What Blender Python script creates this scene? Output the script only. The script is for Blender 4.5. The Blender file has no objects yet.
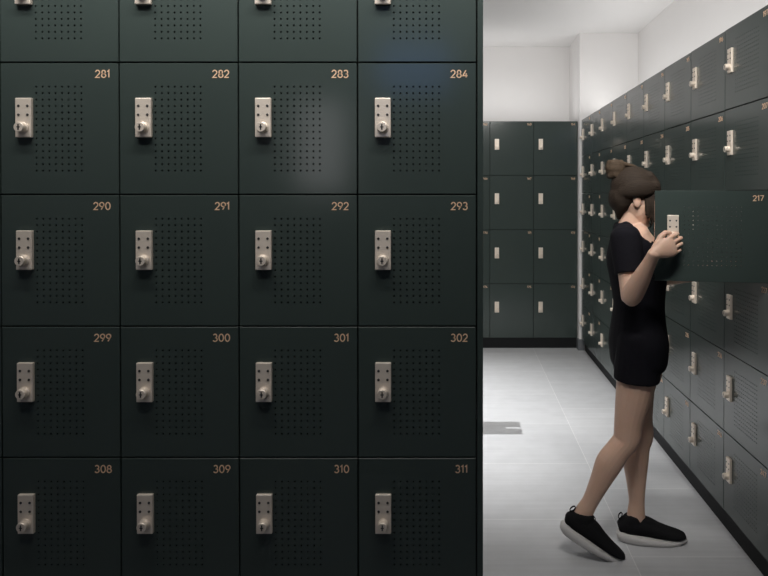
import bpy, bmesh, math, random
from mathutils import Vector, Matrix, noise
random.seed(7)
PI = math.pi
S = bpy.context.scene
COL = S.collection
R = math.radians

# ------------------------------------------------------------------ materials
def mat(name, col, rough=0.5, metal=0.0, spec=0.5, coat=0.0):
    m = bpy.data.materials.new(name); m.use_nodes = True
    b = m.node_tree.nodes['Principled BSDF']
    b.inputs['Base Color'].default_value = (*col, 1)
    b.inputs['Roughness'].default_value = rough
    b.inputs['Metallic'].default_value = metal
    b.inputs['Specular IOR Level'].default_value = spec
    b.inputs['Coat Weight'].default_value = coat
    return m, m.node_tree, b

def noisy(name, c1, c2, scale, rough, metal=0.0, spec=0.5, stretch=(1, 1, 1), bump=0.0, detail=3.0, coat=0.0):
    m, nt, b = mat(name, c1, rough, metal, spec, coat)
    tc = nt.nodes.new('ShaderNodeTexCoord'); mp = nt.nodes.new('ShaderNodeMapping')
    mp.inputs['Scale'].default_value = stretch
    nz = nt.nodes.new('ShaderNodeTexNoise'); nz.inputs['Scale'].default_value = scale; nz.inputs['Detail'].default_value = detail
    mx = nt.nodes.new('ShaderNodeMix'); mx.data_type = 'RGBA'
    mx.inputs[6].default_value = (*c1, 1); mx.inputs[7].default_value = (*c2, 1)
    L = nt.links.new
    L(tc.outputs['Object'], mp.inputs['Vector']); L(mp.outputs[0], nz.inputs['Vector'])
    L(nz.outputs['Fac'], mx.inputs[0]); L(mx.outputs[2], b.inputs['Base Color'])
    if bump:
        bp = nt.nodes.new('ShaderNodeBump'); bp.inputs['Strength'].default_value = bump; bp.inputs['Distance'].default_value = 0.002
        L(nz.outputs['Fac'], bp.inputs['Height']); L(bp.outputs[0], b.inputs['Normal'])
    return m

M = {}
M['paint'] = noisy('locker_paint', (0.036, 0.050, 0.046), (0.040, 0.055, 0.050), 6, 0.45, spec=0.12, coat=1.0)
M['paint'].node_tree.nodes['Principled BSDF'].inputs['Coat Roughness'].default_value = 0.14
M['paint'].node_tree.nodes['Principled BSDF'].inputs['Coat IOR'].default_value = 1.38
M['carcass'] = noisy('carcass_black', (0.010, 0.012, 0.012), (0.013, 0.015, 0.015), 5, 0.6, spec=0.3)
M['plinth'] = noisy('plinth_black', (0.007, 0.008, 0.009), (0.010, 0.011, 0.012), 5, 0.6, spec=0.2)
M['nickel'] = noisy('satin_nickel', (0.86, 0.76, 0.65), (0.78, 0.69, 0.59), 60, 0.42, metal=0.4, stretch=(1, 1, 8))
M['button'] = mat('dark_button', (0.03, 0.028, 0.026), 0.4)[0]
M['slot'] = mat('slot_black', (0.006, 0.006, 0.006), 0.5)[0]
M['copper'] = mat('copper_numeral', (0.82, 0.55, 0.36), 0.45, 0.1)[0]
M['wall'] = noisy('white_wall', (0.80, 0.785, 0.775), (0.83, 0.815, 0.805), 3, 0.85, spec=0.2, bump=0.05)
M['darkwall'] = noisy('rear_wall', (0.20, 0.20, 0.20), (0.23, 0.23, 0.23), 3, 0.8, spec=0.2)
M['ceiling'] = noisy('white_ceiling', (0.80, 0.79, 0.78), (0.82, 0.81, 0.80), 2, 0.9, spec=0.2)
M['base'] = noisy('grey_baseboard', (0.13, 0.14, 0.15), (0.15, 0.16, 0.17), 8, 0.5)
M['skin'] = noisy('skin', (0.56, 0.36, 0.27), (0.61, 0.41, 0.31), 25, 0.5, spec=0.35)
M['skin'].node_tree.nodes['Principled BSDF'].inputs['Subsurface Weight'].default_value = 0.12
M['skin'].node_tree.nodes['Principled BSDF'].inputs['Subsurface Radius'].default_value = (0.01, 0.004, 0.002)
M['lip'] = mat('lip', (0.42, 0.17, 0.15), 0.4)[0]
M['nail'] = mat('nail', (0.66, 0.43, 0.36), 0.3)[0]
M['eye'] = mat('eye_white', (0.75, 0.73, 0.70), 0.2)[0]
M['iris'] = mat('iris', (0.05, 0.03, 0.02), 0.15)[0]
M['cloth'] = noisy('black_cloth', (0.0055, 0.0052, 0.0075), (0.010, 0.0095, 0.013), 70, 0.9, spec=0.12, bump=0.3)
M['knit'] = noisy('black_knit', (0.008, 0.008, 0.009), (0.016, 0.016, 0.017), 260, 0.9, spec=0.1, bump=0.4)
M['sole'] = noisy('pale_sole', (0.62, 0.60, 0.58), (0.52, 0.50, 0.49), 30, 0.6)
M['hair'] = noisy('brown_hair', (0.012, 0.008, 0.006), (0.035, 0.024, 0.016), 16, 0.78, spec=0.2, stretch=(1.2, 11, 11), bump=1.0)
M['hairlight'] = noisy('brown_hair_bun', (0.020, 0.014, 0.009), (0.085, 0.058, 0.037), 18, 0.78, spec=0.2, stretch=(1.5, 10, 10), bump=1.0)
M['wood'] = noisy('bench_wood', (0.32, 0.20, 0.11), (0.24, 0.14, 0.08), 8, 0.5, stretch=(1, 12, 12))
M['lampwhite'] = mat('lamp_trim', (0.8, 0.8, 0.8), 0.4)[0]

def floor_material():
    m, nt, b = mat('floor_tile', (0.4, 0.4, 0.41), 0.38, spec=0.5)
    N = nt.nodes.new; L = nt.links.new
    tc = N('ShaderNodeTexCoord'); sp = N('ShaderNodeSeparateXYZ'); cb = N('ShaderNodeCombineXYZ')
    ax = N('ShaderNodeMath'); ax.operation = 'ADD'; ax.inputs[1].default_value = -0.710 + 6.2
    ay = N('ShaderNodeMath'); ay.operation = 'ADD'; ay.inputs[1].default_value = -5.46 + 6.2
    L(tc.outputs['Object'], sp.inputs[0]); L(sp.outputs['X'], ax.inputs[0]); L(sp.outputs['Y'], ay.inputs[0])
    L(ay.outputs[0], cb.inputs['X']); L(ax.outputs[0], cb.inputs['Y'])
    br = N('ShaderNodeTexBrick'); br.offset = 0.5; br.offset_frequency = 2; br.squash = 1
    br.inputs['Scale'].default_value = 1; br.inputs['Brick Width'].default_value = 0.62; br.inputs['Row Height'].default_value = 0.62
    br.inputs['Mortar Size'].default_value = 0.0022; br.inputs['Mortar Smooth'].default_value = 0.3; br.inputs['Bias'].default_value = 0.0
    br.inputs['Color1'].default_value = (0.48, 0.487, 0.50, 1); br.inputs['Color2'].default_value = (0.52, 0.526, 0.538, 1)
    br.inputs['Mortar'].default_value = (0.66, 0.66, 0.66, 1)
    L(cb.outputs[0], br.inputs['Vector'])
    mp = N('ShaderNodeMapping'); mp.inputs['Scale'].default_value = (1.0, 26, 1); L(tc.outputs['Object'], mp.inputs[0])
    nz = N('ShaderNodeTexNoise'); nz.inputs['Scale'].default_value = 1.6; nz.inputs['Detail'].default_value = 4; L(mp.outputs[0], nz.inputs['Vector'])
    nz2 = N('ShaderNodeTexNoise'); nz2.inputs['Scale'].default_value = 9; nz2.inputs['Detail'].default_value = 5; L(tc.outputs['Object'], nz2.inputs['Vector'])
    ad = N('ShaderNodeMath'); ad.operation = 'ADD'; L(nz.outputs['Fac'], ad.inputs[0]); L(nz2.outputs['Fac'], ad.inputs[1])
    mr = N('ShaderNodeMapRange'); mr.inputs['From Min'].default_value = 0.6; mr.inputs['From Max'].default_value = 1.4
    mr.inputs['To Min'].default_value = 0.90; mr.inputs['To Max'].default_value = 1.08; L(ad.outputs[0], mr.inputs[0])
    mu = N('ShaderNodeMix'); mu.data_type = 'RGBA'; mu.blend_type = 'MULTIPLY'; mu.inputs[0].default_value = 1
    L(br.outputs['Color'], mu.inputs[6]); L(mr.outputs[0], mu.inputs[7]); L(mu.outputs[2], b.inputs['Base Color'])
    return m
M['floor'] = floor_material()

# ------------------------------------------------------------------ helpers
def tag(o, label=None, cat=None, group=None, kind=None):
    if label: o['label'] = label
    if cat: o['category'] = cat
    if group: o['group'] = group
    if kind: o['kind'] = kind
    return o
def empty(name, loc, rz=0.0, parent=None):
    o = bpy.data.objects.new(name, None); COL.objects.link(o)
    o.empty_display_size = 0.1; o.location = loc; o.rotation_euler = (0, 0, rz)
    if parent: o.parent = parent
    return o
def link(name, me, parent=None, loc=(0, 0, 0), rot=(0, 0, 0)):
    o = bpy.data.objects.new(name, me); COL.objects.link(o); o.location = loc; o.rotation_euler = rot
    if parent: o.parent = parent
    return o
def mesh(name, bm, m, smooth=False):
    bmesh.ops.recalc_face_normals(bm, faces=bm.faces)
    me = bpy.data.meshes.new(name); bm.to_mesh(me); bm.free()
    for k in (m if isinstance(m, (list, tuple)) else [m]): me.materials.append(k)
    if smooth:
        for p in me.polygons: p.use_smooth = True
    return me
def box(bm, x0, x1, y0, y1, z0, z1, bev=0.0):
    vs = [bm.verts.new((x, y, z)) for x in (x0, x1) for y in (y0, y1) for z in (z0, z1)]
    fs = [bm.faces.new([vs[i] for i in q]) for q in ((0, 1, 3, 2), (4, 6, 7, 5), (0, 4, 5, 1), (2, 3, 7, 6), (0, 2, 6, 4), (1, 5, 7, 3))]
    if bev:
        es = {e for f in fs for e in f.edges}
        bmesh.ops.bevel(bm, geom=list(es), offset=bev, segments=2, affect='EDGES', profile=0.5)
def boxmesh(name, m, *a):
    bm = bmesh.new(); box(bm, *a); return mesh(name, bm, m)
def cyl(bm, c, axis, prof, n=24):
    """lathe: prof is a list of (distance along axis, radius)"""
    ax = Vector(axis).normalized(); u = ax.orthogonal().normalized(); v = ax.cross(u)
    rings = []
    for d, r in prof:
        rings.append([bm.verts.new(Vector(c) + ax * d + (u * math.cos(2 * PI * k / n) + v * math.sin(2 * PI * k / n)) * r) for k in range(n)])
    for a, b in zip(rings, rings[1:]):
        for k in range(n): bm.faces.new((a[k], a[(k + 1) % n], b[(k + 1) % n], b[k]))
    bm.faces.new(rings[0]); bm.faces.new(rings[-1])
def struct(name, me, **k):
    o = link(name, me, **k); o['kind'] = 'structure'; return o

# ------------------------------------------------------------------ digits
def arc(cx, cy, rx, ry, a0, a1, n=16):
    return [(cx + rx * math.cos(R(a0 + (a1 - a0) * i / n)), cy + ry * math.sin(R(a0 + (a1 - a0) * i / n))) for i in range(n + 1)]
DIG = {
 '0': (0.66, [(arc(.33, .5, .27, .44, 0, 360, 28)[:-1], True)]),
 '1': (0.36, [([(.03, .77), (.23, .94), (.23, .06)], False)]),
 '2': (0.62, [(arc(.30, .68, .245, .26, 172, -38, 18) + [(.06, .06), (.57, .06)], False)]),
 '3': (0.62, [(arc(.28, .71, .22, .23, 150, -90, 16), False), (arc(.28, .29, .26, .24, 90, -155, 18), False)]),
 '4': (0.66, [([(.42, .94), (.05, .28), (.62, .28)], False), ([(.45, .58), (.45, .06)], False)]),
 '5': (0.62, [([(.52, .94), (.13, .94), (.09, .52)] + arc(.29, .34, .26, .28, 120, -150, 18), False)]),
 '6': (0.64, [(arc(.32, .32, .26, .26, 0, 360, 24)[:-1], True), ([(.10, .45), (.40, .94)], False)]),
 '7': (0.60, [([(.03, .94), (.55, .94), (.20, .06)], False)]),
 '8': (0.64, [(arc(.32, .71, .21, .22, 0, 360, 24)[:-1], True), (arc(.32, .29, .26, .23, 0, 360, 24)[:-1], True)]),
 '9': (0.64, [(arc(.32, .68, .26, .26, 0, 360, 24)[:-1], True), ([(.54, .55), (.24, .06)], False)]),
}
def ribbon(bm, pts, closed, w, y0, y1):
    P = [Vector((p[0], p[1])) for p in pts]; n = len(P); Lf, Rt = [], []
    for i in range(n):
        a = P[i - 1] if (closed or i > 0) else None
        b = P[(i + 1) % n] if (closed or i < n - 1) else None
        d1 = (P[i] - a).normalized() if a is not None else None
        d2 = (b - P[i]).normalized() if b is not None else None
        if d1 is None: d1 = d2
        if d2 is None: d2 = d1
        n1 = Vector((-d1.y, d1.x)); n2 = Vector((-d2.y, d2.x)); mm = (n1 + n2).normalized()
        s = w / max(0.45, mm.dot(n1))
        Lf.append(P[i] + mm * s); Rt.append(P[i] - mm * s)
    def v(p, y): return bm.verts.new((p.x, y, p.y))
    A = [v(p, y0) for p in Lf]; B = [v(p, y0) for p in Rt]; C = [v(p, y1) for p in Lf]; D = [v(p, y1) for p in Rt]
    for i in range(n if closed else n - 1):
        j = (i + 1) % n
        bm.faces.new((A[i], A[j], B[j], B[i])); bm.faces.new((A[i], C[i], C[j], A[j])); bm.faces.new((B[i], B[j], D[j], D[i]))
    if not closed:
        bm.faces.new((A[0], B[0], D[0], C[0])); bm.faces.new((A[-1], C[-1], D[-1], B[-1]))
def number_mesh(txt, h=0.0215, sp=0.10):
    bm = bmesh.new(); x = 0
    tot = sum(DIG[c][0] for c in txt) + sp * (len(txt) - 1)
    x = -tot
    for c in txt:
        w, st = DIG[c]
        for pts, cl in st:
            ribbon(bm, [((p[0] + x) * h, p[1] * h) for p in pts], cl, 0.068 * h, -0.0007, 0.0)
        x += w + sp
    return mesh('number', bm, M['copper'])

# ------------------------------------------------------------------ lockers
GAP = 0.0019
TH = 0.016
def door_mesh(w, h, nc, nr, x0, z0, p=0.0171, r=0.0027):
    """door seen from its front (-y); origin at lower left corner of the cell; (x0, z0) = first hole from left / from top"""
    bm = bmesh.new()
    L_, R_, B_, T_ = GAP, w - GAP, GAP, h - GAP
    c = 0.0012
    def rect(l, r2, b, t, y): return [bm.verts.new(q) for q in ((l, y, b), (r2, y, b), (r2, y, t), (l, y, t))]
    F = rect(L_ + c, R_ - c, B_ + c, T_ - c, 0); E = rect(L_, R_, B_, T_, c); K = rect(L_, R_, B_, T_, TH)
    for a, b in ((F, E), (E, K)):
        for i in range(4): bm.faces.new((a[i], a[(i + 1) % 4], b[(i + 1) % 4], b[i]))
    if not nc:
        bm.faces.new(F); bm.faces.new(K)
        return mesh('door', bm, M['paint'])
    gx0 = x0 - p / 2; gz1 = h - z0 + p / 2; gz0 = gz1 - nr * p
    cache = {}
    def gv(i, j, y):
        k = (i, j, y)
        if k not in cache: cache[k] = bm.verts.new((gx0 + i * p / 2, y, gz0 + j * p / 2))
        return cache[k]
    ring = ((0, 0), (1, 0), (2, 0), (2, 1), (2, 2), (1, 2), (0, 2), (0, 1))
    for ci in range(nc):
        for cj in range(nr):
            cx = gx0 + (ci + .5) * p; cz = gz0 + (cj + .5) * p
            hv = {}
            for y in (0, TH):
                sq = [gv(2 * ci + a, 2 * cj + b, y) for a, b in ring]
                ho = [bm.verts.new((cx + r * math.cos(R(225 + 45 * k)), y, cz + r * math.sin(R(225 + 45 * k)))) for k in range(8)]
                hv[y] = ho
                for k in range(8): bm.faces.new((sq[k], sq[(k + 1) % 8], ho[(k + 1) % 8], ho[k]))
            for k in range(8): bm.faces.new((hv[0][k], hv[0][(k + 1) % 8], hv[TH][(k + 1) % 8], hv[TH][k]))
    for Q, y in ((F, 0), (K, TH)):
        bot = [gv(i, 0, y) for i in range(2 * nc + 1)]; top = [gv(i, 2 * nr, y) for i in range(2 * nc + 1)]
        lef = [gv(0, j, y) for j in range(2 * nr + 1)]; rig = [gv(2 * nc, j, y) for j in range(2 * nr + 1)]
        bm.faces.new([Q[0], Q[1]] + bot[::-1]); bm.faces.new([Q[1], Q[2]] + rig[::-1])
        bm.faces.new([Q[2], Q[3]] + top); bm.faces.new([Q[3], Q[0]] + lef)
    return mesh('door', bm, M['paint'])

def carcass_mesh(w, h, d):
    bm = bmesh.new(); t = 0.009; y0 = TH + 0.001; e = 0.0003
    box(bm, e, t, y0, d, e, h - e); box(bm, w - t, w - e, y0, d, e, h - e)
    box(bm, t, w - t, y0, d, e, t); box(bm, t, w - t, y0, d, h - t, h - e)
    box(bm, t, w - t, d - t, d, t, h - t)
    return mesh('carcass', bm, M['carcass'])

LX, LZ = 0.068, 0.147          # lock centre from left / from top of the door
def lock_meshes():
    bm = bmesh.new(); box(bm, -.021, .021, -.0105, 0, -.052, .052, 0.0018); plate = mesh('lock', bm, M['nickel'])
    bm = bmesh.new(); cyl(bm, (0, 0, 0), (0, -1, 0), [(0, .0034), (.0008, .0034), (.0016, .0022)], 12); button = mesh('button', bm, M['button'], False)
    bm = bmesh.new(); cyl(bm, (0, 0, 0), (0, -1, 0), [(0, .0150), (.003, .0150), (.004, .0130), (.0175, .0130), (.0190, .0118)], 26)
    knob = mesh('knob', bm, M['nickel'], False)
    bm = bmesh.new(); box(bm, -.0016, .0016, -.0006, 0, -.0075, .0075); box(bm, -.0042, .0042, -.0006, 0, -.0012, .0012); slot = mesh('keyhole', bm, M['slot'])
    return plate, button, knob, slot
LOCK = lock_meshes()

def make_lock(root, w, h, small=False, dz=LZ, loc=(0, 0)):
    """lock > four buttons, knob, keyhole; door-local placement"""
    o = link('lock', LOCK[0], root, (LX - w / 2, 0, h - dz)); o['label'] = 'satin nickel keypad lock'
    if not small:
        for bx in (-.0118, .0118):
            for bz in (.031, .0075): link('button', LOCK[1], o, (bx, -.0105, bz))
    link('knob', LOCK[2], o, (.0, -.0105, -.0265))
    if not small: link('keyhole', LOCK[3], o, (.0, -.0295, -.0265))
    return o
def locker(loc, rz, w, h, dm, cm, num, label, group, dz=LZ, small=False, opened=0.0):
    t = tag(empty('locker', loc, rz), label, 'locker', group)
    link('carcass', cm, t, (-w / 2, 0, 0))
    if opened:
        hin = empty('door', (w / 2 - GAP, 0.0, 0), 0, t)
        bpy.data.objects.remove(hin)
        # door swings about its right edge
        a = opened
        T = Matrix.Translation((w / 2 - GAP, 0, 0)) @ Matrix.Rotation(a, 4, 'Z') @ Matrix.Translation((-(w / 2 - GAP), 0, 0))
        d = link('door', dm, t); d.matrix_local = T @ Matrix.Translation((-w / 2, 0, 0))
        lk = make_lock(t, w, h, small, dz); lk.matrix_local = T @ Matrix.Translation((LX - w / 2, 0, h - dz))
        nb = link('number', number_mesh(num), t); nb.matrix_local = T @ Matrix.Translation((w / 2 - .0235, 0, h - .0195 - .0215))
        return t, T
    link('door', dm, t, (-w / 2, 0, 0))
    make_lock(t, w, h, small, dz)
    link('number', number_mesh(num), t, (w / 2 - .0235, 0, h - .0195 - .0215))
    return t

RH = 0.35; KICK = 0.10
ORD = ['top row', 'second row', 'third row', 'fourth row', 'fifth row', 'bottom row']
# --- near bank (an island of lockers facing the camera)
YN = 1.724; WN = 0.3158; XN1 = 0.0442       # right-hand seam before the end panel
dmN = door_mesh(WN, RH, 8, 14, 0.0965, 0.0640); cmN = carcass_mesh(WN, RH, 0.50)
for r in range(6):
    for c in range(5):                       # c = 0 is the column just outside the left edge
        num = 271 + 9 * r + c
        x = XN1 - WN * (4 - c) - WN / 2; z = KICK - 0.003 + RH * (5 - r)
        if c == 0: lab = 'dark green perforated locker left of locker %d, near bank' % (num + 1)
        elif r == 0: lab = 'near-bank dark green locker directly above locker %d, cut by the top of the picture' % (num + 9)
        elif r == 5: lab = 'near-bank dark green locker directly below locker %d' % (num - 9)
        else: lab = 'dark green perforated locker numbered %d in copper, near bank' % num
        locker((x, YN, z), 0, WN, RH, dmN, cmN, str(num), lab, 'lockers of the near bank')
bm = bmesh.new(); box(bm, XN1 + 0.002, XN1 + 0.0170, YN, YN + 0.50, 0.0, KICK + 6 * RH, 0.001)
tag(link('end_panel', mesh('end_panel', bm, M['paint'])), 'tall narrow dark green end panel closing the right side of the near bank', 'panel')
bm = bmesh.new(); box(bm, XN1 - 5 * WN, XN1 + 0.001, YN + 0.03, YN + 0.50, 0, KICK - 0.0035)
tag(link('plinth', mesh('plinth', bm, M['plinth'])), 'black plinth under the near bank of lockers', 'plinth')

# --- right-hand bank
XR = 1.157; WR = 0.4180; YR0 = 2.424
def lift(y): return 0.0135 * (6.1 - y) / 3.7      # the long bank is not quite level
ROWY = {}
dmR = door_mesh(WR, RH, 13, 14, 0.1095, 0.0640); cmR = carcass_mesh(WR, RH, 0.53)
CN = {-1: 'column cut off by the right edge', 0: 'open-door column', 1: 'first column behind the open-door column'}
for k, wd in enumerate(('second', 'third', 'fourth', 'fifth', 'sixth', 'seventh', 'eighth')): CN[k + 2] = wd + ' column behind the open-door column'
CN[8] = 'farthest column, beside the white pier'
OPEN = None
for r in range(6):
    for c in range(-1, 9):
        num = 197 + 10 * r - c
        y = YR0 + WR * c + WR / 2; z = KICK + RH * (5 - r) + lift(y)
        if r == 2 and c == 0:
            OPEN = locker((XR, y, z), -PI / 2, WR, RH, dmR, cmR, '217', 'open locker 217 whose door the woman holds, right-hand bank',
                          'lockers of the right-hand bank', opened=R(80))
        else:
            locker((XR, y, z), -PI / 2, WR, RH, dmR, cmR, str(num), 'right-hand bank locker, %s, %s' % (ORD[r], CN[c]),
                   'lockers of the right-hand bank', small=(c > 4))
bm = bmesh.new(); box(bm, XR + 0.035, XR + 0.53, YR0 - WR, YR0 + 9 * WR, 0, KICK)
for v in bm.verts:
    if v.co.z > 0.05: v.co.z += lift(v.co.y) - 0.0008
tag(link('plinth', mesh('plinth', bm, M['plinth'])), 'long black plinth under the right-hand bank of lockers', 'plinth')

# --- back unit: four tall rows on the far wall
YB = 6.29; WB = 0.424; HB = 2.10 / 4; XB1 = 1.137
dmB = door_mesh(WB, HB, 0, 0, 0, 0); cmB = carcass_mesh(WB, HB, 0.48)
CB = ['rightmost column, next to the pier', 'middle column', 'left column, mostly hidden by the near bank', 'column hidden behind the near bank']
for r in range(4):
    for c in range(4):
        x = XB1 - WB * c - WB / 2; z = KICK + HB * (3 - r)
        locker((x, YB, z), 0, WB, HB, dmB, cmB, str(164 + 4 * r - c), 'plain far-wall locker, %s, %s' % (['top row', 'second row', 'third row', 'bottom row'][r], CB[c]),
               'tall lockers on the far wall', dz=0.225, small=True)
bm = bmesh.new(); box(bm, XB1 - 4 * WB, XB1, YB + 0.01, YB + 0.48, 0, KICK)
tag(link('plinth', mesh('plinth', bm, M['plinth'])), 'black plinth under the plain lockers on the far wall', 'plinth')

# ------------------------------------------------------------------ room
CH = 3.03; XW = 1.70; YW = 6.80; XL = -3.2; YS = -2.6
struct('floor', boxmesh('floor', M['floor'], XL, XW, YS, YW, -0.1, 0))
struct('ceiling', boxmesh('ceiling', M['ceiling'], XL, XW, YS, YW, CH, CH + 0.1))
struct('wall_right', boxmesh('wall_right', M['wall'], XW, XW + 0.1, YS, YW, -0.1, CH + 0.1))
struct('wall_back', boxmesh('wall_back', M['wall'], XL - 0.1, XW + 0.1, YW, YW + 0.1, -0.1, CH + 0.1))
struct('wall_left', boxmesh('wall_left', M['wall'], XL - 0.1, XL, YS, YW, -0.1, CH + 0.1))
struct('wall_front', boxmesh('wall_front', M['darkwall'], XL - 0.1, XW + 0.1, YS - 0.1, YS, -0.1, CH + 0.1))
def lit(name, col, k):
    m, nt, b = mat(name, col, 0.2); b.inputs['Emission Color'].default_value = (*col, 1); b.inputs['Emission Strength'].default_value = k; return m
bm = bmesh.new(); box(bm, -1.50, -1.08, YS, YS + 0.02, 1.55, 2.35)
struct('added_glow_panel_1', mesh('added_glow_panel', bm, lit('pale_glow', (1.0, 0.98, 1.0), 2.6)))  # added glowing panel behind the camera, gives the near doors a pale reflection
bm = bmesh.new(); box(bm, -0.75, -0.10, YS, YS + 0.02, 2.45, 2.90)
struct('added_glow_panel_2', mesh('added_glow_panel', bm, lit('blue_glow', (0.12, 0.28, 0.75), 2.6)))  # invented blue glow high on the rear wall, put in for the bluish reflection
YP = 6.215; XP = 1.142
struct('wall_pier', boxmesh('wall_pier', M['wall'], XP, XW, YP, YW, 0, CH))
bm = bmesh.new(); box(bm, XP - 0.012, XR + 0.034, YP - 0.014, YP, 0, 0.105, 0.002); box(bm, XP - 0.012, XP, YP, YB + 0.0, 0, 0.105)
struct('baseboard_pier', mesh('baseboard', bm, M['base']))

# ------------------------------------------------------------------ bench (its end's shadow falls into the aisle)
bt = tag(empty('bench', (-0.68, 4.17, 0)), 'slatted wooden bench behind the near bank, its shadow reaching the aisle floor', 'bench')
for dy in (-.053, .053):
    bm = bmesh.new(); box(bm, -.80, .70, dy - .042, dy + .042, .42, .46, .003); link('slat', mesh('slat', bm, M['wood']), bt)
bm = bmesh.new(); box(bm, -.6, .645, -.03, .03, .38, .42); link('rail', mesh('rail', bm, M['plinth']), bt)
for dx in (-.55, .5):
    for dy in (-.09, .09):
        bm = bmesh.new(); box(bm, dx - .02, dx + .02, dy - .02, dy + .02, 0, .42); link('leg', mesh('leg', bm, M['plinth']), bt)

# ------------------------------------------------------------------ the woman
WB0 = Vector((0.74, 2.76, 0.0))
def at(px, py, Y): return Vector(((px - 460) * Y / F0, Y, 1.5 - (py - 193.5) * Y / F0))
F0 = 650.0
def loft(bm, path, side=(0, 1, 0), n=20, cap=True, flat=False):
    """path: list of (centre, half-width along 'side', half-depth across it[, own side vector]); closed tube with rounded caps"""
    C = [Vector(p[0]) for p in path]; rings = []
    for i, p in enumerate(path):
        t = (C[min(i + 1, len(C) - 1)] - C[max(i - 1, 0)]).normalized()
        s = Vector(p[3] if len(p) > 3 else side); s = (s - t * s.dot(t)).normalized(); q = t.cross(s)
        rings.append((C[i], s, q, p[1], p[2], t))
    def ring(c, s, q, a, b): return [bm.verts.new(c + s * a * math.cos(2 * PI * k / n) + q * b * math.sin(2 * PI * k / n)) for k in range(n)]
    RR = []
    c, s, q, a, b, t = rings[0]; m0 = min(a, b)
    if cap:
        for f in (0.25, 0.65, 0.9): RR.append(ring(c - t * m0 * (1 - f) * 0.8, s, q, a * math.sin(math.acos(1 - f)), b * math.sin(math.acos(1 - f))))
    for (c, s, q, a, b, t) in rings: RR.append(ring(c, s, q, a, b))
    m1 = min(a, b)
    if cap and not flat:
        for f in (0.9, 0.65, 0.25): RR.append(ring(c + t * m1 * (1 - f) * 0.8, s, q, a * math.sin(math.acos(1 - f)), b * math.sin(math.acos(1 - f))))
    for A, B in zip(RR, RR[1:]):
        for k in range(n): bm.faces.new((A[k], A[(k + 1) % n], B[(k + 1) % n], B[k]))
    bm.faces.new(RR[0][::-1]); bm.faces.new(RR[-1])
def smooth_path(path, k=4):
    """Catmull-Rom through (centre, a, b) keys"""
    out = []; n = len(path)
    vals = [(*p[0], p[1], p[2]) for p in path]
    for i in range(n - 1):
        p0, p1, p2, p3 = vals[max(i - 1, 0)], vals[i], vals[i + 1], vals[min(i + 2, n - 1)]
        for j in range(k):
            t = j / k
            v = [0.5 * (2 * b + (c - a) * t + (2 * a - 5 * b + 4 * c - d) * t * t + (-a + 3 * b - 3 * c + d) * t ** 3) for a, b, c, d in zip(p0, p1, p2, p3)]
            out.append((Vector(v[:3]), v[3], v[4]))
    out.append((Vector(path[-1][0]), path[-1][1], path[-1][2])); return out
def blob(bm, c, rx, ry, rz, rot=None, seg=18):
    m = Matrix.Translation(Vector(c)) @ (rot.to_4x4() if rot else Matrix()) @ Matrix.Diagonal((rx, ry, rz, 1))
    bmesh.ops.create_uvsphere(bm, u_segments=seg, v_segments=seg // 2 + 2, radius=1, matrix=m)
def remeshed(name, bm, m, voxel, smooth_iter, origin, factor=0.5):
    bmesh.ops.recalc_face_normals(bm, faces=bm.faces)
    me = bpy.data.meshes.new(name + '_raw'); bm.to_mesh(me); bm.free()
    o = bpy.data.objects.new(name + '_raw', me); COL.objects.link(o)
    md = o.modifiers.new('r', 'REMESH'); md.mode = 'VOXEL'; md.voxel_size = voxel
    if smooth_iter:
        ms = o.modifiers.new('s', 'SMOOTH'); ms.iterations = smooth_iter; ms.factor = factor
    dg = bpy.context.evaluated_depsgraph_get(); dg.update()
    res = bpy.data.meshes.new_from_object(o.evaluated_get(dg))
    bpy.data.objects.remove(o); bpy.data.meshes.remove(me)
    res.name = name; res.materials.clear()
    for k in (m if isinstance(m, (list, tuple)) else [m]): res.materials.append(k)
    res.transform(Matrix.Translation(-Vector(origin)))
    for p in res.polygons: p.use_smooth = True; p.material_index = 0
    return res

V = Vector
# joints (world)
pelvis = V((.775, 2.78, .84)); waist = V((.763, 2.78, 1.01)); chest = V((.752, 2.775, 1.20)); neckb = V((.726, 2.775, 1.365))
headc = V((.750, 2.770, 1.474))
shR = V((.668, 2.620, 1.308)); elR = at(631, 298, 2.56); wrR = at(654.5, 253.5, 2.424)
shL = V((.750, 2.935, 1.300)); elL = V((.850, 2.945, 1.115)); wrL = V((1.045, 2.800, 1.145))
hipR = V((.758, 2.70, .85)); knR = at(626, 440, 2.70); anR = at(586, 511, 2.685)
hipL = V((.770, 2.86, .85)); knL = at(640, 436, 2.83); anL = at(637, 512, 2.80)

def torso_path(g=0.0, neck=True, top=1.0):
    P = [((.764, 2.78, .735), .120 + g, .095 + g), ((.764, 2.78, .80), .158 + g, .106 + g), ((.763, 2.78, .87), .166 + g, .110 + g), ((.763, 2.78, .95), .145 + g, .100 + g),
         ((.765, 2.78, 1.03), .126 + g, .094 + g), ((.762, 2.78, 1.12), .138 + g, .104 + g), ((.756, 2.778, 1.20), .152 + g, .112 + g),
         ((.742, 2.776, 1.27), .160 + g, .098 + g), ((.728, 2.775, 1.325), .150 + g, .072 + g)]
    return P
def arm(bm, sh, el, wr, g=0.0, frac=1.0):
    d1 = el - sh
    keys = [(sh - d1 * .05, .050 + g, .050 + g), (sh + d1 * .15, .050 + g, .048 + g), (sh + d1 * .5, .043 + g, .042 + g)]
    if frac >= 1:
        d2 = wr - el
        keys += [(sh + d1 * .85, .039, .038), (el + d2 * .02, .0385, .038), (el + d2 * .22, .041, .038), (el + d2 * .5, .036, .032), (el + d2 * .82, .027, .023), (wr, .0265, .0205)]
    else: keys += [(sh + d1 * frac, .050 + g * .6, .048 + g * .6)]
    loft(bm, smooth_path(keys, 4), side=(1, 0, .3), flat=frac < 1)
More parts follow.
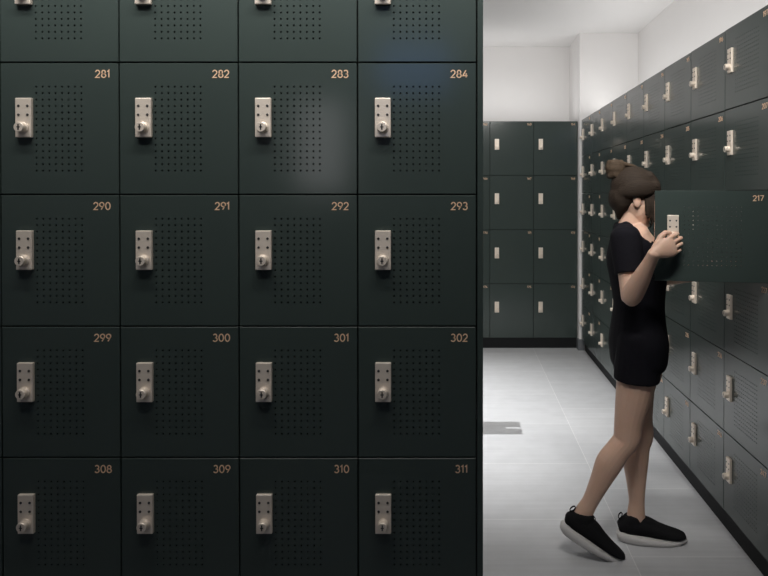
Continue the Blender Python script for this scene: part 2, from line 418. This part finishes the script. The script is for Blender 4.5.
def leg(bm, hip, kn, an, g=0.0, upto=None):
    d1 = kn - hip; d2 = an - kn
    fw = V((1, 0, 0)); b = -fw
    if upto is None:
        keys = [(hip + V((0, 0, .03)), .082, .090), (hip + d1 * .22, .080, .086), (hip + d1 * .5, .070, .075), (hip + d1 * .8, .056, .060),
                (kn + fw * .004, .051, .056), (kn + d2 * .14 + b * .004, .049, .051), (kn + d2 * .34 + b * .012, .051, .055), (kn + d2 * .6 + b * .006, .041, .043), (kn + d2 * .86, .031, .034), (an, .032, .037), (an + d2.normalized() * .05, .034, .042)]
    else:
        keys = [(hip + V((-.008, 0, .04)), .086 + g, .088 + g), (hip + V((-.006, 0, 0)) + d1 * .2, .086 + g, .088 + g), (hip + d1 * upto, .086 + g, .088 + g)]
    loft(bm, smooth_path(keys, 4), side=(0, 1, 0), flat=upto is not None)

# ---- hand (right): fingers forward, thumb up, palm to the door
def hand(bm, wr, f, u, n, curl, thumb, size=1.0):
    """f = finger direction, u = thumb side, n = palm normal"""
    f, u, n = V(f).normalized(), V(u).normalized(), V(n).normalized()
    def P(a, b, c): return wr + (f * a + u * b + n * c) * size
    loft(bm, [(P(-.006, 0, 0), .0225, .0170, u), (P(.014, .001, 0), .0265, .0170, u), (P(.040, .001, -.001), .036, .0155, u), (P(.066, -.001, -.002), .0395, .0140, u), (P(.078, -.001, -.001), .037, .0115, u)], side=u, n=20)
    loft(bm, [(P(.008, .016, .004), .013, .013), (P(.03, .030, .006), .0145, .0135), (P(.045, .036, .008), .012, .012)], side=u, n=14)   # thumb ball
    base = [(.074, .0310, .041, .0080), (.079, .0102, .045, .0082), (.076, -.0104, .042, .0080), (.068, -.0305, .034, .0072)]
    for (a, b, ln, r), (k1, k2, k3) in zip(base, curl):
        p = P(a - .014, b * .95, 0); q = P(a, b, -.001); pts = [(p, r, r), (q, r * 1.08, r * 1.08)]; ang = 0
        for frac, k in ((1.0, k1), (.66, k2), (.52, k3)):
            ang += R(k); q = q + (f * math.cos(ang) + n * math.sin(ang)) * ln * frac * size; r *= .94; pts.append((q, r, r))
        fine = []
        for (c0, r0, _), (c1, r1, _) in zip(pts, pts[1:]):
            for t in (0, .35, .7): fine.append((c0.lerp(c1, t), r0 + (r1 - r0) * t - (0.0005 if t else 0), (r0 + (r1 - r0) * t)))
        fine.append(pts[-1]); loft(bm, fine, side=u, n=12)
    tp = [P(*t[:3]) for t in thumb]; rs = [t[3] for t in thumb]
    fine = []
    for c0, c1, r0, r1 in zip(tp, tp[1:], rs, rs[1:]):
        for t in (0, .5): fine.append((c0.lerp(c1, t), r0 + (r1 - r0) * t, r0 + (r1 - r0) * t))
    fine.append((tp[-1], rs[-1], rs[-1] * .85)); loft(bm, fine, side=n, n=12)

# ---- head: axes x = forward (face), y = left, z = up in head space
HR = (Matrix.Rotation(R(-6), 3, 'Z') @ Matrix.Rotation(R(10), 3, 'Y'))
def H(x, y, z): return headc + HR @ V((x, y, z))
def head(bm):
    blob(bm, H(-.012, 0, .040), .092, .072, .088, HR)              # skull
    blob(bm, H(.030, 0, -.015), .062, .060, .085, HR)              # face
    loft(bm, [(H(.000, 0, -.020), .060, .055), (H(.022, 0, -.060), .052, .052), (H(.044, 0, -.092), .034, .036), (H(.060, 0, -.103), .018, .018)], side=HR @ V((0, 1, 0)))   # jaw, chin
    loft(bm, [(H(.086, 0, .016), .008, .008), (H(.099, 0, -.008), .0095, .009), (H(.108, 0, -.027), .0125, .0105), (H(.094, 0, -.034), .012, .008)], side=HR @ V((0, 1, 0)), n=12)  # nose
    blob(bm, H(.082, 0, .030), .014, .045, .010, HR)               # brow ridge
    for s in (-1, 1):
        blob(bm, H(.066, s * .034, -.022), .024, .020, .020, HR)   # cheek
        blob(bm, H(-.006, s * .0665, -.006), .0165, .0085, .029, HR @ Matrix.Rotation(R(-14), 3, 'Y'), 14)   # ear
    blob(bm, H(.090, 0, -.055), .012, .022, .0065, HR); blob(bm, H(.088, 0, -.066), .012, .020, .007, HR)   # lips

woman = tag(empty('woman', WB0), 'woman in a short black playsuit and black trainers opening locker 217', 'person')
b = bmesh.new()
loft(b, smooth_path(torso_path(), 4), side=(0, 1, 0), n=28)
loft(b, smooth_path([((.722, 2.775, 1.305), .085, .058), ((.722, 2.775, 1.350), .056, .050), ((.727, 2.774, 1.375), .048, .048), ((.738, 2.772, 1.41), .046, .048), ((.748, 2.77, 1.44), .046, .048)], 4), side=(0, 1, 0))
for sh in (shR, shL):                                              # trapezius / shoulder slope
    loft(b, smooth_path([(V((.722, 2.775, 1.345)), .045, .040), (V((.722, 2.775, 1.325)).lerp(sh + V((0, 0, .015)), .5), .045, .036), (sh + V((0, 0, .004)), .048, .044)], 4), side=(1, 0, 0))
head(b)
arm(b, shR, elR, wrR); arm(b, shL, elL, wrL)
leg(b, hipR, knR, anR); leg(b, hipL, knL, anL)
fdir = V((.86, .06, .36)); udir = V((-.30, -.05, .92)); ndir = fdir.cross(udir); 
if ndir.y < 0: ndir = -ndir
udir = udir - fdir * udir.dot(fdir) / fdir.length_squared
hand(b, wrR, fdir, udir, ndir, [(14, 72, 66), (18, 74, 68), (20, 76, 68), (22, 78, 68)],
     [(.022, .024, .004, .0125), (.048, .046, .010, .0110), (.072, .052, .014, .0098), (.092, .044, .016, .0085)])
fl = V((.9, -.3, .25)); ul = V((-.2, .15, .95)); ul = ul - fl * ul.dot(fl) / fl.length_squared; nl = V((-.3, -.9, 0)); nl = nl - fl * nl.dot(fl) / fl.length_squared
hand(b, wrL, fl, ul, fl.cross(ul) if fl.cross(ul).y < 0 else -fl.cross(ul), [(20, 30, 20)] * 4,
     [(.022, .024, .004, .0125), (.048, .044, .012, .0110), (.074, .046, .020, .0098), (.092, .040, .026, .0085)])
body = remeshed('body', b, [M['skin'], M['lip']], 0.0024, 5, WB0)
for p in body.polygons:
    c = HR.inverted() @ (V(p.center) + WB0 - headc)
    if c.x > .080 and abs(c.y) < .021 and -.072 < c.z < -.050: p.material_index = 1
link('body', body, woman)
for s in (-1, 1):
    bm = bmesh.new(); blob(bm, H(.0765, s * .030, .006), .0105, .0125, .0075, HR, 14); e_ = link('eye', mesh('eye', bm, M['eye'], True), woman, -WB0)
    bm = bmesh.new(); blob(bm, H(.0855, s * .030, .006), .0030, .0060, .0060, HR, 12); link('iris', mesh('iris', bm, M['iris'], True), e_)
    bm = bmesh.new(); loft(bm, [(H(.092, s * .014, .026), .003, .003), (H(.091, s * .030, .031), .0038, .003), (H(.078, s * .048, .026), .0025, .002)], n=8); link('eyebrow', mesh('eyebrow', bm, M['hair'], True), woman, -WB0)

# ---- playsuit
b = bmesh.new()
tp = [p for p in torso_path(.011)]
tp = tp[1:7] + [((.736, 2.777, 1.262), .168, .112), ((.708, 2.775, 1.325), .158, .062), ((.692, 2.775, 1.358), .100, .034)]
loft(b, smooth_path(tp, 4), side=(0, 1, 0), n=28)
leg(b, hipR, knR, anR, .006, .345); leg(b, hipL, knL, anL, .006, .345)
arm(b, shR + V((0, 0, .002)), elR, wrR, .012, .58); arm(b, shL + V((0, 0, .002)), elL, wrL, .012, .58)
for sh in (shR, shL):
    loft(b, smooth_path([(V((.704, 2.775, 1.322)).lerp(sh + V((0, 0, .006)), .40), .062, .050), (V((.708, 2.775, 1.328)).lerp(sh + V((0, 0, .010)), .72), .062, .055), (sh + V((0, 0, .004)), .062, .058)], 3), side=(1, 0, 0))
link('playsuit', remeshed('playsuit', b, M['cloth'], 0.005, 5, WB0), woman)

# ---- hair: cap, topknot, loose strands down the far cheek
b = bmesh.new()
blob(b, H(-.020, 0, .050), .098, .081, .090, HR, 24)
blob(b, H(-.058, 0, .000), .060, .068, .070, HR, 18)
loft(b, smooth_path([(H(.030, 0, .112), .056, .020), (H(.068, .004, .082), .054, .016), (H(.084, .010, .050), .044, .010)], 4), side=HR @ V((0, 1, 0)))   # fringe
loft(b, smooth_path([(H(-.060, -.030, -.030), .034, .030), (H(-.062, -.02, -.062), .022, .020), (H(-.058, -.01, -.090), .010, .010)], 4), side=HR @ V((1, 0, 0)))
for s in (1, -1):                                                    # sections swept back above the ears
    loft(b, smooth_path([(H(.074, s * .046, .062), .022, .012), (H(.030, s * .073, .052), .032, .012), (H(-.030, s * .078, .040), .034, .014), (H(-.075, s * .05, .02), .026, .016)], 4), side=HR @ V((0, 0, 1)))
hair = link('hair', remeshed('hair', b, M['hair'], 0.005, 3, WB0), woman)
b = bmesh.new()
bc = H(-.108, 0, .112)
for k in range(7):
    a0 = k * 2 * PI / 7
    loft(b, smooth_path([(bc + V((math.cos(a0 + t * 1.6) * .026, math.sin(a0 + t * 1.6) * .026, -.026 + .026 * t)), .018, .013) for t in (0, .5, 1, 1.6, 2)], 3), side=(0, 0, 1), n=10)
blob(b, bc + V((0, 0, .004)), .043, .041, .040)
loft(b, [(bc + V((.02, 0, .026)), .030, .012), (bc + V((.075, .005, .012)), .022, .010), (bc + V((.12, .01, -.004)), .010, .006)], side=(0, 1, 0))
link('topknot', remeshed('topknot', b, M['hairlight'], 0.004, 2, WB0), hair)
b = bmesh.new()
for k in range(7):
    y0 = .052 - .016 * k; x0 = .088 - .004 * abs(k - 3)
    loft(b, smooth_path([(H(.066, y0 * .8, .082), .008, .008), (H(x0 + .008, y0 * .95, .045), .0075, .006), (H(x0 + .014 - .003 * (k % 3), y0, -.010), .0068, .006), (H(x0 + .008 - .004 * (k % 2), y0 + .004, -.060 + .01 * (k % 3)), .0055, .005), (H(x0 - .006, y0 + .008, -.108 + .012 * (k % 4)), .0028, .0025)], 3), side=HR @ V((0, 1, 0)), n=10)
for k in range(5):
    loft(b, smooth_path([(H(.060, -.048 - .004 * k, .070), .010, .008), (H(.072 - .011 * k, -.062, .030), .0070, .006), (H(.084 - .012 * k, -.066 - .002 * (k % 2), -.02), .0062, .0055), (H(.086 - .011 * k, -.062, -.062 + .008 * (k % 3)), .0050, .0045), (H(.082 - .010 * k, -.056, -.112 + .014 * k), .0028, .0025)], 3), side=HR @ V((1, 0, 0)), n=10)
link('loose_strands', remeshed('loose_strands', b, M['hair'], 0.0028, 2, WB0), hair)

# ---- trainers
def trainer(M4, name_label):
    """built toe to +x, heel at x = 0, length 0.292, then placed by M4 (world)"""
    b = bmesh.new()                                                   # upper
    K = [((.018, 0, .062), .026, .030), ((.040, 0, .066), .036, .040), ((.085, 0, .066), .040, .043), ((.130, 0, .060), .041, .038), ((.175, -.002, .050), .045, .030), ((.220, -.003, .041), .046, .022), ((.255, -.002, .036), .041, .017), ((.278, 0, .033), .028, .012)]
    loft(b, smooth_path(K, 4), side=(0, 1, 0), n=24)
    loft(b, smooth_path([((.064, 0, .070), .037, .050), ((.064, 0, .086), .037, .050), ((.060, 0, .096), .036, .050)], 3), side=(0, 1, 0), n=22)   # collar
    loft(b, smooth_path([((.100, 0, .100), .026, .010), ((.135, 0, .090), .030, .010), ((.170, 0, .074), .030, .008)], 3), side=(0, 1, 0), n=16)    # tongue
    b.transform(M4); up = link('shoe', remeshed('shoe', b, M['knit'], 0.004, 3, WB0), woman)
    if name_label: up['label'] = name_label
    b = bmesh.new(); n = 40; rings = []
    def outline(k, grow):
        a = 2 * PI * k / n; x = .145 + .145 * math.copysign(abs(math.cos(a)) ** .9, math.cos(a)); t = x / .290
        wd = (.034 + .016 * math.sin(PI * min(1, max(0, t)) ** .8) + .006 * math.exp(-((t - .72) / .2) ** 2)) * abs(math.sin(a)) ** .62
        return x + (grow * math.cos(a)), math.copysign(wd + grow * .9, math.sin(a)) if abs(math.sin(a)) > 1e-6 else 0, t
    for lev, g in ((0, -.006), (.12, 0.0), (.55, .004), (.9, .001), (1, -.006)):
        rg = []
        for k in range(n):
            x, y, t = outline(k, g)
            top = .047 - .029 * min(1, max(0, t)) ** .7 + .009 * math.exp(-((t - 1) / .10) ** 2)
            bot = .012 * max(0, (t - .80) / .2) ** 2 + .008 * max(0, (.10 - t) / .10) ** 2
            rg.append(b.verts.new((x, y, bot + (top - bot) * lev)))
        rings.append(rg)
    for A, B in zip(rings, rings[1:]):
        for k in range(n): b.faces.new((A[k], A[(k + 1) % n], B[(k + 1) % n], B[k]))
    b.faces.new(rings[0][::-1]); b.faces.new(rings[-1])
    b.transform(M4 ); b.transform(Matrix.Translation(-WB0)); so = link('sole', mesh('sole', b, M['sole'], True), up); so['label'] = 'pale rubber sole'
    def loop(c, r, tilt):
        q = bmesh.new(); n2 = 18; pts = []
        rg = []
        for k in range(n2):
            a = 2 * PI * k / n2; ctr = V((c[0] + r * math.cos(a) * math.cos(tilt), c[1], c[2] + r * 1.15 * math.sin(a) + r * math.cos(a) * math.sin(tilt)))
            d = (ctr - V(c)).normalized()
            rg.append([q.verts.new(ctr + d * .0022 * math.cos(2 * PI * j / 6) + V((0, 1, 0)) * .006 * math.sin(2 * PI * j / 6)) for j in range(6)])
        for k in range(n2):
            for j in range(6): q.faces.new((rg[k][j], rg[(k + 1) % n2][j], rg[(k + 1) % n2][(j + 1) % 6], rg[k][(j + 1) % 6]))
        q.transform(M4); q.transform(Matrix.Translation(-WB0)); link('pull_loop', mesh('pull_loop', q, M['knit'], True), up)
    loop((.012, 0, .106), .010, 0.6); loop((.108, 0, .106), .010, -0.6)
    for k in range(4):
        q = bmesh.new(); x = .122 + .018 * k; z = .094 - .008 * k - (.002 * k * k) * .4
        loft(q, smooth_path([((x, -.030, z - .012), .0028, .0022), ((x + .006, 0, z + .004), .0030, .0024), ((x + .002, .030, z - .012), .0028, .0022)], 4), side=(1, 0, 0), n=8)
        q.transform(M4); q.transform(Matrix.Translation(-WB0)); link('lace', mesh('lace', q, M['knit'], True), up)
ML = Matrix.Translation((.682, 2.803, 0)) @ Matrix.Rotation(R(-5), 4, 'Z')
trainer(ML, None)
# the trailing right foot stands on its toes: pitch about the ball of the foot
MR = Matrix.Translation((.618, 2.672, 0.0)) @ Matrix.Rotation(R(-4), 4, 'Z') @ Matrix.Rotation(R(27), 4, 'Y') @ Matrix.Translation((-.235, 0, -.002))
trainer(MR, None)


# ------------------------------------------------------------------ lights
def area(name, loc, size, power, col=(1, 1, 1), rot=(0, 0, 0), sy=None, spread=None):
    l = bpy.data.lights.new(name, 'AREA'); l.energy = power; l.color = col; l.shape = 'RECTANGLE' if sy else 'DISK'; l.size = size
    if sy: l.size_y = sy
    if spread: l.spread = spread
    o = bpy.data.objects.new(name, l); COL.objects.link(o); o.location = loc; o.rotation_euler = rot; return o
def spot(name, loc, target, power, angle, blend, radius, col=(1, 1, 1)):
    l = bpy.data.lights.new(name, 'SPOT'); l.energy = power; l.color = col; l.spot_size = R(angle); l.spot_blend = blend; l.shadow_soft_size = radius
    o = bpy.data.objects.new(name, l); COL.objects.link(o); o.location = loc
    o.rotation_euler = (Vector(target) - Vector(loc)).to_track_quat('-Z', 'Y').to_euler(); return o
spot('aisle_spot', (-2.0, 4.3, 2.95), (-0.30, 4.40, 0), 760, 54, 1.0, 0.016, (1, 0.995, 0.99))
area('aisle_down', (-0.15, 4.35, 3.02), 0.35, 6.5, (1, 0.99, 0.98), sy=2.2, spread=R(62))
area('near_panel', (-0.45, 1.08, 2.98), 2.3, 38, (1, 0.97, 0.93), sy=0.15, rot=(R(58), 0, 0), spread=R(108))
area('door_wash', (0.75, 1.75, 3.0), 0.5, 2.5, (1, 0.97, 0.93), sy=0.10, rot=(R(38), 0, 0), spread=R(46))
area('back_wash', (0.45, 5.45, 3.02), 1.2, 4, (1, 0.99, 0.98), sy=0.12, rot=(R(28), 0, 0), spread=R(110))
area('cove_right', (1.36, 4.2, 2.235), 0.10, 9.6, (1, 0.99, 0.98), rot=(PI, 0, 0), sy=3.8)
area('cove_back', (-0.2, 6.42, 2.215), 2.4, 5.0, (1, 0.99, 0.98), rot=(PI, 0, 0), sy=0.10)

# ------------------------------------------------------------------ world, camera, view
w = bpy.data.worlds.new('world'); S.world = w; w.use_nodes = True
w.node_tree.nodes['Background'].inputs[0].default_value = (0.02, 0.02, 0.022, 1)
cam = bpy.data.cameras.new('camera'); co = bpy.data.objects.new('camera', cam); COL.objects.link(co)
PITCH = 0.50
F = 650.0
cam.sensor_width = 36; cam.sensor_fit = 'HORIZONTAL'; cam.lens = F / 768 * 36
co.location = (0, 0, 1.5); co.rotation_euler = (R(90 - PITCH), 0, 0)
cam.shift_x = (384 - 460.0) / 768
cam.shift_y = -(288 - (193.5 + F * math.tan(R(PITCH)))) / 768
cam.clip_start = 0.05
S.camera = co
S.view_settings.view_transform = 'Standard'; S.view_settings.look = 'None'
S.view_settings.gamma = 1; S.view_settings.use_curve_mapping = False
S.view_settings.exposure = 0.0
